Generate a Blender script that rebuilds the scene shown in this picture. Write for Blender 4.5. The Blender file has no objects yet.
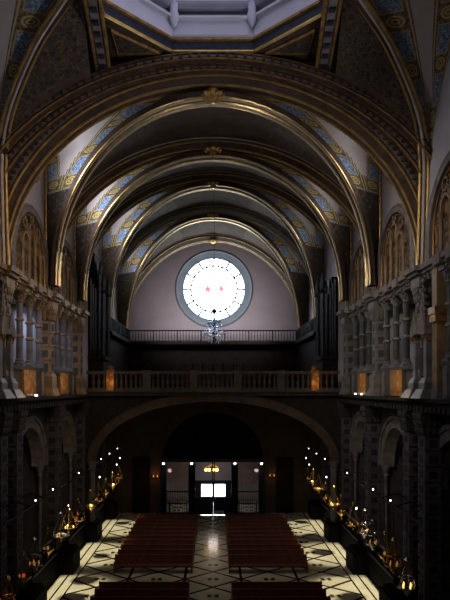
import bpy, bmesh, math, random
from math import pi, sin, cos, sqrt, radians
from mathutils import Vector
random.seed(7)
SC = bpy.context.scene
COL = SC.collection
CZ = 12.2                      # eye height
ORD = ["first","second","third","fourth","fifth","sixth","seventh","eighth","ninth","tenth","eleventh","twelfth","thirteenth","fourteenth"]

# ------------------------------------------------------------------ materials
class NT:
    def __init__(s, name):
        s.m = bpy.data.materials.new(name); s.m.use_nodes = True
        s.t = s.m.node_tree; s.n = s.t.nodes; s.l = s.t.links
        s.b = s.n['Principled BSDF']; s.out = s.n['Material Output']
    def node(s, kind, **kw):
        n = s.n.new(kind)
        for k, v in kw.items(): setattr(n, k, v)
        return n
    def pos(s):
        g = s.node('ShaderNodeNewGeometry'); x = s.node('ShaderNodeSeparateXYZ')
        s.l.new(g.outputs['Position'], x.inputs[0])
        return [E(s, x.outputs[i]) for i in range(3)]
    def uv(s):
        g = s.node('ShaderNodeTexCoord'); x = s.node('ShaderNodeSeparateXYZ')
        s.l.new(g.outputs['UV'], x.inputs[0])
        return E(s, x.outputs[0]), E(s, x.outputs[1])
    def noise(s, scale, detail=4):
        g = s.node('ShaderNodeTexCoord'); n = s.node('ShaderNodeTexNoise')
        n.inputs['Scale'].default_value = scale; n.inputs['Detail'].default_value = detail
        s.l.new(g.outputs['Object'], n.inputs['Vector'])
        return E(s, n.outputs['Fac'])
    def voronoi(s, scale):
        g = s.node('ShaderNodeTexCoord'); n = s.node('ShaderNodeTexVoronoi')
        n.inputs['Scale'].default_value = scale
        s.l.new(g.outputs['Object'], n.inputs['Vector'])
        return E(s, n.outputs['Distance'])
    def mix(s, f, a, b):
        n = s.node('ShaderNodeMix', data_type='RGBA')
        s.l.new(f.s, n.inputs['Factor'])
        for v, i in ((a, 6), (b, 7)):
            if isinstance(v, (tuple, list)): n.inputs[i].default_value = (*v[:3], 1)
            else: s.l.new(v, n.inputs[i])
        return n.outputs[2]
    def bump(s, h, strength=.3, dist=.05):
        n = s.node('ShaderNodeBump'); n.inputs['Strength'].default_value = strength; n.inputs['Distance'].default_value = dist
        s.l.new(h.s, n.inputs['Height']); s.l.new(n.outputs[0], s.b.inputs['Normal'])
    def base(s, c):
        if isinstance(c, (tuple, list)): s.b.inputs['Base Color'].default_value = (*c, 1)
        else: s.l.new(c, s.b.inputs['Base Color'])
class E:
    def __init__(s, nt, sock): s.t = nt; s.s = sock
    def op(s, o, b=None):
        n = s.t.node('ShaderNodeMath', operation=o)
        s.t.l.new(s.s, n.inputs[0])
        if b is not None:
            if isinstance(b, E): s.t.l.new(b.s, n.inputs[1])
            else: n.inputs[1].default_value = b
        return E(s.t, n.outputs[0])
    def __add__(s, b): return s.op('ADD', b)
    def __sub__(s, b): return s.op('SUBTRACT', b)
    def __mul__(s, b): return s.op('MULTIPLY', b)
    def __truediv__(s, b): return s.op('DIVIDE', b)
    def fr(s): return s.op('FRACT')
    def abs(s): return s.op('ABSOLUTE')
    def lt(s, b): return s.op('LESS_THAN', b)
    def gt(s, b): return s.op('GREATER_THAN', b)
    def mx(s, b): return s.op('MAXIMUM', b)
    def mn(s, b): return s.op('MINIMUM', b)
    def clamp(s):
        r = s.op('ADD', 0.0); r.s.node.use_clamp = True; return r

def mat(name, col, rough=.7, metal=0., vary=.35, scale=3., bump=.25, spec=.4):
    t = NT(name); n = t.noise(scale, 6)
    f = ((n - .3) * 2.2).clamp()
    lo = tuple(c * (1 - vary) for c in col); hi = tuple(min(1, c * (1 + vary)) for c in col)
    t.base(t.mix(f, lo, hi))
    t.b.inputs['Roughness'].default_value = rough; t.b.inputs['Metallic'].default_value = metal
    t.b.inputs['Specular IOR Level'].default_value = spec
    if bump: t.bump(t.noise(scale * 3, 3), bump, .04)
    return t.m
def glow(name, col, strength, sample=False):
    t = NT(name); t.base(tuple(min(c, .8) for c in col))
    t.b.inputs['Emission Color'].default_value = (*col, 1); t.b.inputs['Emission Strength'].default_value = strength
    t.m.cycles.emission_sampling = 'FRONT_BACK' if sample else 'NONE'
    return t.m

M = {}
M['stone'] = mat('grey_stone', (.20, .18, .17), .8, scale=2)
M['dark_stone'] = mat('dark_stone', (.075, .068, .068), .75, scale=2)
M['grey_marble'] = mat('grey_marble', (.17, .165, .185), .5, scale=1.5)
M['warm_stone'] = mat('warm_stone', (.27, .19, .11), .6, scale=2)
M['stripe_dim'] = mat('dim_stripe_paint', (.2, .175, .155), .7, scale=2)
M['pale_gold'] = mat('pale_gilding', (.40, .32, .19), .45, .4, .25, 2.5, .2)
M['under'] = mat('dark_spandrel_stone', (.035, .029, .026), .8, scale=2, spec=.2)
M['bal'] = mat('brown_balustrade_stone', (.10, .075, .058), .6, scale=2)
M['green_marble'] = mat('green_marble', (.08, .085, .07), .3, scale=3)
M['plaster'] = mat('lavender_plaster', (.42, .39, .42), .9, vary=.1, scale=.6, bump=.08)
M['rear_plaster'] = mat('mauve_plaster', (.45, .42, .45), .9, vary=.08, scale=.5, bump=.05)
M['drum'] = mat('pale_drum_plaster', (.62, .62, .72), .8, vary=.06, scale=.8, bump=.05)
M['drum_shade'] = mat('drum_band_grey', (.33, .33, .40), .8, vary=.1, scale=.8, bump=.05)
M['gold'] = mat('gilded_moulding', (.52, .36, .14), .38, .75, .3, 2.5, .2)
M['gold_dim'] = mat('dull_gilding', (.36, .22, .085), .45, .5, .5, 2.5, .3)
M['rib_brown'] = mat('brown_rib_paint', (.085, .055, .04), .7, vary=.5, scale=1.5)
M['rib_grey'] = mat('grey_rib_paint', (.46, .42, .38), .6, vary=.2, scale=2)
M['night_blue'] = mat('dark_blue_band', (.03, .035, .06), .5, vary=.4, scale=3)
M['wood'] = mat('red_brown_pew_wood', (.19, .055, .03), .42, vary=.35, scale=4, bump=.15)
M['dark_wood'] = mat('black_brown_wood', (.018, .013, .011), .6, vary=.4, scale=3, spec=.15)
M['black_wood'] = mat('near_black_wood', (.010, .008, .007), .7, vary=.3, scale=3, spec=.1)
M['iron'] = mat('black_iron', (.02, .02, .024), .4, .6, .3, 4, .1)
M['steel'] = mat('blued_steel', (.025, .03, .05), .35, .5, .2, 4, .05)
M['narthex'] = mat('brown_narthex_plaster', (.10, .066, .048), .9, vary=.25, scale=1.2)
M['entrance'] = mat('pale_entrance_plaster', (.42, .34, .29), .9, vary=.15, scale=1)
M['pier'] = mat('pier_stone', (.10, .093, .105), .65, scale=2)
M['pier_dark'] = mat('pier_inlay', (.028, .026, .028), .65, scale=2)
M['dim_arch'] = mat('dim_arch_stone', (.11, .075, .05), .6, scale=2)
M['silver'] = mat('silver_metal', (.6, .58, .55), .22, 1, .15, 4, .1)
M['brass'] = mat('brass_metal', (.75, .48, .16), .25, 1, .2, 4, .1)
M['pipe'] = mat('tin_organ_pipe', (.05, .055, .065), .35, .8, .2, 2, .05)
M['paper'] = mat('white_paper', (.6, .58, .54), .8, vary=.1, scale=6, bump=0)
M['bulb'] = glow('white_bulb', (1, .95, .9), 4)
M['warm_bulb'] = glow('warm_bulb', (1, .5, .16), .22)
M['flame'] = glow('flame_glow', (1, .62, .22), 1.6)
M['red_cup'] = glow('red_glass_cup', (.6, .06, .03), .6)
M['yellow_bulb'] = glow('yellow_bulb', (1, .66, .14), 6)
M['day_pane'] = glow('daylight_door_glass', (.80, .92, 1.0), 16, True)
M['oculus'] = glow('oculus_glass', (.8, .8, .9), 1.0)

def m_glass(name, col, tr, rough=.05):
    t = NT(name)
    tb = t.node('ShaderNodeBsdfTransparent'); gb = t.node('ShaderNodeBsdfGlossy'); mx = t.node('ShaderNodeMixShader')
    tb.inputs[0].default_value = (*col, 1); gb.inputs['Roughness'].default_value = rough
    gb.inputs['Color'].default_value = (.8, .85, .95, 1)
    mx.inputs[0].default_value = 1 - tr
    t.l.new(tb.outputs[0], mx.inputs[1]); t.l.new(gb.outputs[0], mx.inputs[2]); t.l.new(mx.outputs[0], t.out.inputs[0])
    return t.m
M['glass'] = m_glass('screen_glass', (.80, .82, .9), .93)
def m_crystal():
    t = NT('chandelier_crystal'); a = t.node('ShaderNodeBsdfTranslucent'); b = t.node('ShaderNodeBsdfGlossy'); mx = t.node('ShaderNodeMixShader')
    a.inputs[0].default_value = (.75, .82, .95, 1); b.inputs['Roughness'].default_value = .1; mx.inputs[0].default_value = .25
    t.l.new(a.outputs[0], mx.inputs[1]); t.l.new(b.outputs[0], mx.inputs[2]); t.l.new(mx.outputs[0], t.out.inputs[0]); return t.m
M['crystal'] = m_crystal()

def m_floor():
    t = NT('inlaid_marble_floor'); X, Y, Z = t.pos()
    u = ((X / 3.6 + 100.5).fr() - .5).abs() * 2
    v = (((Y - 37.2) / 3.0 + 100.5).fr() - .5).abs() * 2
    d = ((u + v) - 1).abs().lt(.085)
    edge = (((X / 3.6 + 100.0).fr() - .5).abs() * 2).lt(.05)
    fl = (u - .12).abs().lt(.065) * (v - .10).abs().lt(.06)
    fl = fl.mx(u.lt(.2) * v.lt(.03))
    lines = d.mx(fl).mx(edge)
    ax = X.abs()
    bord = ax.gt(8.75)
    st = ((ax - 8.75) / .62).fr().lt(.16)
    dark = (lines * (E(t, bord.s) * -1 + 1)).mx(st * bord)
    n = t.noise(.9, 5)
    light = t.mix(((n - .35) * 2).clamp(), (.50, .46, .34), (.68, .64, .50))
    t.base(t.mix(dark, light, (.022, .017, .013)))
    t.b.inputs['Roughness'].default_value = .17; t.b.inputs['Specular IOR Level'].default_value = .5
    return t.m
M['floor'] = m_floor()

def m_fresco():
    t = NT('blue_gold_fresco_band'); u, v = t.uv()
    w = (v - .5).abs()
    p = (u / 2.6).fr()
    pc = (p - .32).abs()
    panel = pc.lt(.28) * w.lt(.27)
    panel_rim = pc.lt(.31) * w.lt(.32)
    du = (p - .83) * 2.6; dv = (v - .5) * 1.2
    r = (du * du + dv * dv).op('SQRT')
    ring = (r - .28).abs().lt(.05).mx((r - .12).abs().lt(.04))
    border = (w - .42).abs().lt(.03)
    nz = t.noise(7, 3); nb = t.noise(5, 5)
    scroll = ((nb - .5).abs().lt(.03)) * panel
    base = t.mix(nz.gt(.52), (.24, .17, .07), (.10, .075, .045))
    c = t.mix(panel_rim, base, (.42, .33, .16))
    c = t.mix(panel, c, (.12, .19, .31))
    c = t.mix(scroll, c, (.42, .44, .46))
    c = t.mix(ring, c, (.50, .40, .18))
    c = t.mix(border, c, (.46, .40, .27))
    t.base(c); t.b.inputs['Roughness'].default_value = .7
    return t.m
M['fresco'] = m_fresco()
def m_pendentive():
    t = NT('dark_painted_pendentive'); n = t.noise(3.2, 5); k = t.voronoi(3.5)
    c = t.mix(k.gt(.42), (.03, .022, .019), (.065, .05, .038))
    c = t.mix((n - .5).abs().lt(.02), c, (.16, .11, .06))
    t.base(c); t.b.inputs['Roughness'].default_value = .75
    return t.m
M['pendentive'] = m_pendentive()
M['web_white'] = mat('pale_vault_plaster', (.50, .45, .43), .9, vary=.08, scale=1, bump=.05)
M['web_dark'] = mat('brown_vault_paint', (.10, .07, .045), .8, vary=.5, scale=3)
M['web_mauve'] = mat('mauve_brown_vault', (.08, .05, .032), .85, vary=.35, scale=1.2)
def m_webgold():
    t = NT('mottled_gold_brown_paint'); k = t.voronoi(3.4); n = t.noise(3, 4)
    c = t.mix(k.gt(.3), (.17, .12, .055), (.07, .05, .033)); c = t.mix(n.gt(.6), c, (.10, .10, .11))
    t.base(c); t.b.inputs['Roughness'].default_value = .75; return t.m
M['web_gold'] = m_webgold()
def m_tracery():
    t = NT('gold_brown_ornament'); n = t.noise(2.4, 6); k = t.voronoi(3.0)
    c = t.mix(k.gt(.33), (.24, .16, .085), (.09, .06, .04))
    c = t.mix(n.gt(.57), c, (.34, .17, .06))
    t.base(c); t.b.inputs['Roughness'].default_value = .6
    t.bump(k, .6, .1)
    return t.m
M['tracery'] = m_tracery()
def m_goldpanel():
    t = NT('carved_gold_panel'); k = t.voronoi(2.6); n = t.noise(3, 4)
    c = t.mix(k.gt(.38), (.50, .29, .08), (.30, .15, .04))
    t.base(c); t.b.inputs['Roughness'].default_value = .45; t.b.inputs['Metallic'].default_value = .3
    t.bump(n, .6, .1); return t.m
M['goldpanel'] = m_goldpanel()

# ------------------------------------------------------------------ mesh collector
class MB:
    def __init__(s): s.v = []; s.f = []; s.mi = []; s.uv = {}
    def add(s, vs, fs, m=0, uvs=None):
        o = len(s.v); s.v += [tuple(p) for p in vs]
        for k, f in enumerate(fs):
            if uvs: s.uv[len(s.f)] = uvs[k]
            s.f.append([i + o for i in f]); s.mi.append(m)
        return s
    def box(s, x0, x1, y0, y1, z0, z1, m=0):
        x0, x1 = min(x0, x1), max(x0, x1)
        v = [(x, y, z) for z in (z0, z1) for y in (y0, y1) for x in (x0, x1)]
        return s.add(v, [(0,2,3,1),(4,5,7,6),(0,1,5,4),(2,6,7,3),(0,4,6,2),(1,3,7,5)], m)
    def cbox(s, x, y, z, sx, sy, sz, m=0): return s.box(x-sx/2, x+sx/2, y-sy/2, y+sy/2, z, z+sz, m)
    def frustum(s, x, y, z, w0, d0, w1, d1, h, m=0):
        v = []
        for (w, d, zz) in ((w0, d0, z), (w1, d1, z+h)):
            v += [(x-w/2,y-d/2,zz),(x+w/2,y-d/2,zz),(x+w/2,y+d/2,zz),(x-w/2,y+d/2,zz)]
        return s.add(v, [(3,2,1,0),(4,5,6,7),(0,1,5,4),(1,2,6,5),(2,3,7,6),(3,0,4,7)], m)
    def lathe(s, prof, c=(0,0,0), seg=12, m=0):
        v = []; n = len(prof)
        for r, z in prof:
            for k in range(seg):
                a = 2*pi*k/seg; v.append((c[0]+r*cos(a), c[1]+r*sin(a), c[2]+z))
        f = [(i*seg+k, i*seg+(k+1)%seg, (i+1)*seg+(k+1)%seg, (i+1)*seg+k) for i in range(n-1) for k in range(seg)]
        f.append(tuple(reversed(range(seg)))); f.append(tuple((n-1)*seg+k for k in range(seg)))
        return s.add(v, f, m)
    def tube(s, pts, r, seg=6, m=0, closed=False):
        pts = [Vector(p) for p in pts]; n = len(pts); v = []
        for i, p in enumerate(pts):
            a = pts[(i-1) % n] if (closed or i > 0) else p
            b = pts[(i+1) % n] if (closed or i < n-1) else p
            t = (b - a).normalized()
            up = Vector((0,0,1)) if abs(t.z) < .95 else Vector((1,0,0))
            e1 = t.cross(up).normalized(); e2 = e1.cross(t)
            for k in range(seg):
                q = 2*pi*k/seg; v.append(p + (e1*cos(q) + e2*sin(q))*r)
        nn = n if closed else n-1
        f = [(i*seg+k, i*seg+(k+1)%seg, ((i+1)%n)*seg+(k+1)%seg, ((i+1)%n)*seg+k) for i in range(nn) for k in range(seg)]
        if not closed: f += [tuple(reversed(range(seg))), tuple((n-1)*seg+k for k in range(seg))]
        return s.add(v, f, m)
    def ring(s, c, R, r, axis='z', n=20, seg=6, m=0):
        P = []
        for k in range(n):
            a = 2*pi*k/n; u, w = R*cos(a), R*sin(a)
            P.append((c[0]+u, c[1]+w, c[2]) if axis == 'z' else (c[0]+u, c[1], c[2]+w) if axis == 'y' else (c[0], c[1]+u, c[2]+w))
        return s.tube(P, r, seg, m, True)
    def sweep(s, path, prof, m=0):
        """path: list of functions giving (rad, depth) -> point; prof: closed polygon of (rad, depth)"""
        n = len(prof); v = [p(r, d) for p in path for r, d in prof]
        f = [(i*n+k, i*n+(k+1)%n, (i+1)*n+(k+1)%n, (i+1)*n+k) for i in range(len(path)-1) for k in range(n)]
        f += [tuple(reversed(range(n))), tuple((len(path)-1)*n+k for k in range(n))]
        return s.add(v, f, m)
    def build(s, name, mats, parent=None, smooth=True):
        ms = mats if isinstance(mats, (list, tuple)) else [mats]
        if parent is not None: o3 = Vector(parent.get('_base', (0,0,0)))
        else:
            xs = list(zip(*s.v)); o3 = Vector(((min(xs[0])+max(xs[0]))/2, (min(xs[1])+max(xs[1]))/2, min(xs[2])))
        me = bpy.data.meshes.new(name)
        me.from_pydata([(Vector(p) - o3) for p in s.v], [], s.f); me.update()
        for q in ms: me.materials.append(q)
        me.polygons.foreach_set('material_index', s.mi)
        if s.uv:
            ul = me.uv_layers.new(name='UVMap')
            for fi, uvs in s.uv.items():
                p = me.polygons[fi]
                for k, li in enumerate(p.loop_indices): ul.data[li].uv = uvs[k]
        if smooth:
            me.polygons.foreach_set('use_smooth', [True]*len(me.polygons)); me.set_sharp_from_angle(angle=radians(38))
        o = bpy.data.objects.new(name, me); COL.objects.link(o)
        if parent is not None: o.parent = parent
        else: o.location = o3
        o['_base'] = tuple(o3)
        return o

def thing(name, label, cat, loc, group=None):
    o = bpy.data.objects.new(name, None); COL.objects.link(o); o.location = loc; o['_base'] = tuple(loc)
    o.empty_display_size = .3
    o['label'] = label; o['category'] = cat
    if group: o['group'] = group
    return o
def tag(o, label, cat, group=None):
    o['label'] = label; o['category'] = cat
    if group: o['group'] = group
    return o
def struct(o): o['kind'] = 'structure'; return o
def dup(root, loc, label, group=None, rotz=None):
    r = root.copy(); COL.objects.link(r); r.location = loc; r['label'] = label
    if rotz is not None: r.rotation_euler = (0, 0, rotz)
    if group: r['group'] = group
    for ch in list(root.children):
        c = ch.copy(); COL.objects.link(c); c.parent = r
        for g in ch.children:
            d = g.copy(); COL.objects.link(d); d.parent = c
    return r

# arch paths ----------------------------------------------------------
def arch_path(axis, pos, c, a, b, zc, z0, n=40, sgn=1, rz=1.):
    P = []
    def mk(ct, st, dz):
        if axis == 'y': return lambda r, d: (c + (a+r)*ct, pos + d*sgn, zc + (b+r*rz)*st - dz)
        return lambda r, d: (pos + d*sgn, c + (a+r)*ct, zc + (b+r*rz)*st - dz)
    if z0 < zc - .01: P.append(mk(1, 0, zc - z0))
    for i in range(n+1):
        t = pi*i/n; P.append(mk(cos(t), sin(t), 0))
    if z0 < zc - .01: P.append(mk(-1, 0, zc - z0))
    return P
def circ(rad, d, r, n=6): return [(rad + r*cos(2*pi*k/n), d + r*sin(2*pi*k/n)) for k in range(n)]
def rect(r0, r1, d0, d1): return [(r0, d0), (r1, d0), (r1, d1), (r0, d1)]

def arch_wall(mb, axis, p0, p1, u0, u1, z0, z1, uc, a, b, zs, n=24, m=0):
    def pt(u, z, p): return (u, p, z) if axis == 'y' else (p, u, z)
    arc = [(uc - a*cos(pi*i/n), zs + b*sin(pi*i/n)) for i in range(n+1)]
    for p in (p0, p1):
        def quad(q): mb.add([pt(u, z, p) for u, z in q], [(0,1,2,3)], m)
        quad([(u0,z0),(uc-a,z0),(uc-a,z1),(u0,z1)]); quad([(uc+a,z0),(u1,z0),(u1,z1),(uc+a,z1)])
        for i in range(n):
            (ua, za), (ub, zb) = arc[i], arc[i+1]
            quad([(ua,za),(ub,zb),(ub,z1),(ua,z1)])
    line = [(uc-a, z0)] + arc + [(uc+a, z0)]
    for i in range(len(line)-1):
        (ua, za), (ub, zb) = line[i], line[i+1]
        mb.add([pt(ua,za,p0), pt(ub,zb,p0), pt(ub,zb,p1), pt(ua,za,p1)], [(0,1,2,3)], m)
    return mb

# ------------------------------------------------------------------ camera
cam = bpy.data.cameras.new('camera'); co = bpy.data.objects.new('camera', cam); COL.objects.link(co)
co.location = (0, 0, CZ); co.rotation_euler = (pi/2, 0, 0)
cam.sensor_width = 36; cam.sensor_fit = 'AUTO'; cam.lens = 583/600*36
cam.shift_x = 12/600; cam.shift_y = 88/600; cam.clip_start = .1; cam.clip_end = 300
SC.camera = co

# ------------------------------------------------------------------ setting: floor, walls
YA = [31., 39., 47., 55.]           # piers
struct(MB().box(-17, 17, 14, 64, -.4, 0).build('floor', M['floor']))
for s, side in ((-1, 'left'), (1, 'right')):
    mb = MB()
    X0, X1 = s*11.05, s*12.3
    for (y0, y1) in ((22., 31.), (31., 39.), (39., 47.), (47., 55.), (55., 63.)):
        yc = (y0+y1)/2; a = 2.75 if y0 > 25 else 2.6
        arch_wall(mb, 'x', X0, X1, y0, y1, 0, 11.3, yc, a, a, 7.15)
    mb.box(X0, X1, 14, 22, 0, 11.3); mb.box(X0, X1, 63, 64, 0, 11.3)
    struct(mb.build('wall_' + side, M['dark_stone'], smooth=False))
    # chapel back wall behind the arches
    struct(MB().box(s*16.2, s*17, 14, 64, 0, 11.6).build('wall_chapel_' + side, M['dark_stone'], smooth=False))
    # gallery floor ledge and gallery rear wall, upper wall
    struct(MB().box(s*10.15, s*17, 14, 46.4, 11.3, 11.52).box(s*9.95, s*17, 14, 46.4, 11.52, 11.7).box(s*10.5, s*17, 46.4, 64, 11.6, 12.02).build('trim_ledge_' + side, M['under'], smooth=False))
    struct(MB().box(s*13.4, s*13.9, 14, 48, 11.7, 18.2).build('wall_gallery_' + side, M['plaster']))
    struct(MB().box(s*11.05, s*14, 14, 48.6, 18.2, 29.6).box(s*10.45, s*14, 48.6, 68, 12.02, 30.5).build('wall_upper_' + side, M['plaster'], smooth=False))

# ------------------------------------------------------------------ vault
def px_el(Y, a, crown, c):     # ellipse of the arch measured on its own plane
    k = Y/583.
    return dict(Y=Y, a=a*k, b=(c-crown)*k, zc=CZ + (388-c)*k)
RIBS = [px_el(31, 206, 88, 264), px_el(39, 162, 150, 288), px_el(47, 134, 181, 302), px_el(55.5, 108, 214, 322), px_el(64.5, 93, 241, 347)]
RIBS[3]['a'] = 10.2; RIBS[4]['a'] = 10.1
SPR = [18.2, 18.2, 18.2, 18.4, 17.9]
rib_lbl = ['widest and nearest vault arch, in front of the dome, carrying three dotted orders',
           'second vault arch from the dome, gilded, springing between the gallery piers',
           'third vault arch from the dome, springing from the last gallery piers',
           'fourth vault arch from the dome, above the organ cases',
           'hindmost vault arch, framing the plain wall around the round window']
for k, R in enumerate(RIBS):
    t = thing('vault_rib', rib_lbl[k], 'vault arch', (0, R['Y'], SPR[k]), 'transverse vault arches')
    Yp = R['Y']; z0 = SPR[k]
    P = arch_path('y', Yp, 0, R['a'], R['b'], R['zc'], z0, 56)
    MB().sweep(P, [(0,-.28),(.34,-.42),(.34,-.62),(.95,-.62),(.95,.62),(.34,.62),(.34,.42),(0,.28)]).build('arch_band', M['rib_brown'], t)
    mb = MB()
    for rad, d, r in ((0.0,-.30,.085), (.36,-.62,.075), (.93,-.64,.085), (0.0,.30,.085)): mb.sweep(P, circ(rad, d, r), 0)
    mb.build('gold_moulding', M['gold'] if k < 3 else M['pale_gold'], t)
    if k > 2: MB().sweep(P, rect(.04, .32, -.44, -.4)).build('painted_stripe', M['rib_grey'], t)
    MB().sweep(P, rect(.50, .80, -.66, -.61)).build('painted_stripe', M['rib_grey'] if k else M['stripe_dim'], t)
    if k == 0:
        P = arch_path('y', Yp, 0, R['a'], R['b'], R['zc'], z0, 56, 1, .4)
        for q, (r0, d0) in enumerate(((1.0, -1.0), (1.75, -1.5))):
            MB().sweep(P, rect(r0, r0+.75, d0-.05, d0+.5)).build('outer_order', M['rib_brown'], t)
            mb = MB(); mb.sweep(P, circ(r0+.02, d0-.06, .07)); mb.sweep(P, circ(r0+.72, d0-.08, .075)); mb.build('outer_moulding', M['gold_dim'], t)
            MB().sweep(P, rect(r0+.22, r0+.5, d0-.09, d0-.04)).build('painted_stripe', M['stripe_dim'], t)
        for r0, d0 in ((.65, -.70), (1.36, -1.12), (2.11, -1.62)):
            mb = MB(); n = 88
            for i in range(n):
                th = pi*(i+.5)/n; x, z = (R['a']+r0)*cos(th), R['zc'] + (R['b']+r0*(.4 if r0 > .7 else 1))*sin(th)
                mb.cbox(x, Yp+d0, z-.08, .16, .14, .16)
            mb.build('dentil_course', M['rib_brown'], t)['kind'] = 'stuff'
    # boss at the crown
    zt = R['zc'] + R['b']; sc = (1., .92, .8, .85, .85)[k]
    zt -= (.5, .1, .35, .15, 0)[k]
    mb = MB()
    prof = [(.12,-.78),(.2,-.7),(.3,-.62),(.26,-.52),(.42,-.44),(.56,-.3),(.5,-.16),(.34,-.06),(.3,.15)]
    mb.lathe([(r*sc*1.05, z*sc*.72) for r, z in prof], (0, Yp-.35, zt+.1), 16)
    for i in range(8):
        a = 2*pi*i/8; mb.frustum(.5*sc*cos(a), Yp-.35+.5*sc*sin(a), zt-.28*sc, .1, .1, .26, .26, .2)
    mb.build('boss', M['gold'], t)

def ell(R, t):     # t 0 springing -> 1 crown, right side
    th = pi/2*t
    return Vector((R['a']*1.0*cos(th), R['Y'], R['zc'] + R['b']*sin(th)))
def ruled(mb, A, B, cols, s, n=36, t0=0., lift=0):
    """ruled surface between curves A and B (functions of t); cols: function t -> list of (v0, v1, material)"""
    L = 0
    for i in range(n):
        ta, tb = t0 + (1-t0)*i/n, t0 + (1-t0)*(i+1)/n
        a0, a1, b0, b1 = A(ta), A(tb), B(ta), B(tb)
        dl = (a1-a0).length
        for v0, v1, m in cols((ta+tb)/2):
            K = 1 if not lift else 5
            for kk in range(K):
                va, vb = v0 + (v1-v0)*kk/K, v0 + (v1-v0)*(kk+1)/K
                def up(p, v, t): return p + Vector((0, 0, lift*t**4*(4*max(0, v*(1-v)))**.4))
                q = [up(a0.lerp(b0, va), va, ta), up(a0.lerp(b0, vb), vb, ta), up(a1.lerp(b1, vb), vb, tb), up(a1.lerp(b1, va), va, tb)]
                mb.add([(p.x*s, p.y, p.z) for p in q], [(0,1,2,3)], m, [[(L,kk/K),(L,(kk+1)/K),(L+dl,(kk+1)/K),(L+dl,kk/K)]])
        L += dl
WEBM = [M['web_dark'], M['fresco'], M['web_white'], M['web_mauve'], M['web_gold']]
for k in range(4):
    R, Q = RIBS[k], RIBS[k+1]
    wx = 11.06 if k < 2 else 10.6
    ym = (R['Y']+Q['Y'])/2; zs = Q['zc']
    for s, side in ((-1, 'left'), (1, 'right')):
        mb = MB()
        top = min(R['zc']+R['b'], Q['zc']+Q['b'])
        zt = R['zc'] + R['b'] - (.45, .3, .25, .2)[k]
        def D(t):       # diagonal rib: springing of the far arch -> crown of the near arch
            u = cos(pi/2*t)**.85
            return Vector(((Q['a']-.4)*u, R['Y'] + (Q['Y']-.75-R['Y'])*u**1.7, zs + (zt - zs)*max(0, 1-u**2.35)**(1/2.35)))
        def L(t):       # lateral arch on the wall, far half
            if t < .6: return Vector((wx-.06, Q['Y']-.75, zs + (top-1.3-zs)*(t/.6)**.8))
            th = pi/2*(t-.6)/.4
            return Vector((wx-.06, ym + (Q['Y']-.75-ym)*cos(th), top-1.3 + 1.0*sin(th)))
        def Nn(t):
            p = L(t); return Vector((p.x, 2*ym-.75+.75 - p.y, p.z))
        def An(t):
            p = ell(R, t); return Vector((p.x+.5*cos(pi/2*t), p.y+.6, p.z+.5*sin(pi/2*t)+.1))
        def Bn(t):
            p = ell(Q, t); return Vector((p.x+.5*cos(pi/2*t), p.y-.6, p.z+.5*sin(pi/2*t)+.1))
        def cols(t):
            if t < .31: return [(0, .5, 0), (.5, 1, 0)]
            if t < .41: return [(0, .5, 4), (.5, 1, 4)]
            if t < .49: return [(0, .5, 1), (.5, 1, 1)]
            w = max(.3, .5 - 1.2*(t-.49))
            return [(0, w, 1), (w, .5, 2), (.5, 1-w*.75, 2), (1-w*.75, 1, 1)]
        ruled(mb, D, L, cols, s, lift=1.1)
        ruled(mb, An, Nn, lambda t: [(0, .3, 0), (.3, 1, 2)], s, lift=1.1)
        ruled(mb, Bn, D, lambda t: [(0, .5, 0), (.5, 1, 0)] if t < .8 else [(0, .5, 3), (.5, 1, 3)], s)
        struct(mb.build('ceiling_vault_' + side, WEBM))
        # diagonal rib
        tr = thing('diagonal_rib', '%s diagonal rib with gilt and pale stripes in the %s vault bay from the dome' % (side, ORD[k]), 'vault rib', tuple(Vector((D(0).x*s, D(0).y, D(0).z))), 'diagonal vault ribs')
        pts = [D(i/40.) for i in range(41)]
        def path(r, d):
            out = []
            for i, p in enumerate(pts):
                q = pts[min(i+1, 40)] - pts[max(i-1, 0)]
                tan = q.normalized(); nrm = Vector((-p.x, 0, 25-p.z-6)).normalized() if p.x > .3 else Vector((0,0,-1))
                nrm = Vector((-cos(pi/2*i/40), 0, -sin(pi/2*i/40)))
                bi = tan.cross(nrm).normalized()
                w = p + nrm*r + bi*d
                out.append((w.x*s, w.y, w.z))
            return out
        def strip(mb, r0, r1, d0, d1):
            cs = [path(r0,d0), path(r0,d1), path(r1,d1), path(r1,d0)]
            v = [cs[j][i] for i in range(41) for j in range(4)]
            mb.add(v, [(i*4+j, i*4+(j+1)%4, (i+1)*4+(j+1)%4, (i+1)*4+j) for i in range(40) for j in range(4)])
        mb = MB(); strip(mb, -.1, .22, -.45, .45); mb.build('rib_band', M['rib_brown'], tr)
        mb = MB(); strip(mb, .18, .30, -.42, -.24); strip(mb, .18, .30, .22, .42); mb.build('painted_stripe', M['rib_grey'], tr)
        mb = MB()
        for r, d, q in ((.3, 0, .1), (.25, -.5, .06), (.25, .5, .06)): mb.tube(path(r, d), q, 6)
        mb.build('gold_moulding', M['gold'], tr)
        # gilt edge where the web meets the wall
        tt = MB().tube([(L(i/20.).x*s - .05*s, L(i/20.).y-.05, L(i/20.).z) for i in range(21)], .075, 6)
        struct(tt.build('trim_%s_lateral_edge' % side, M['gold_dim']))

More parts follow.
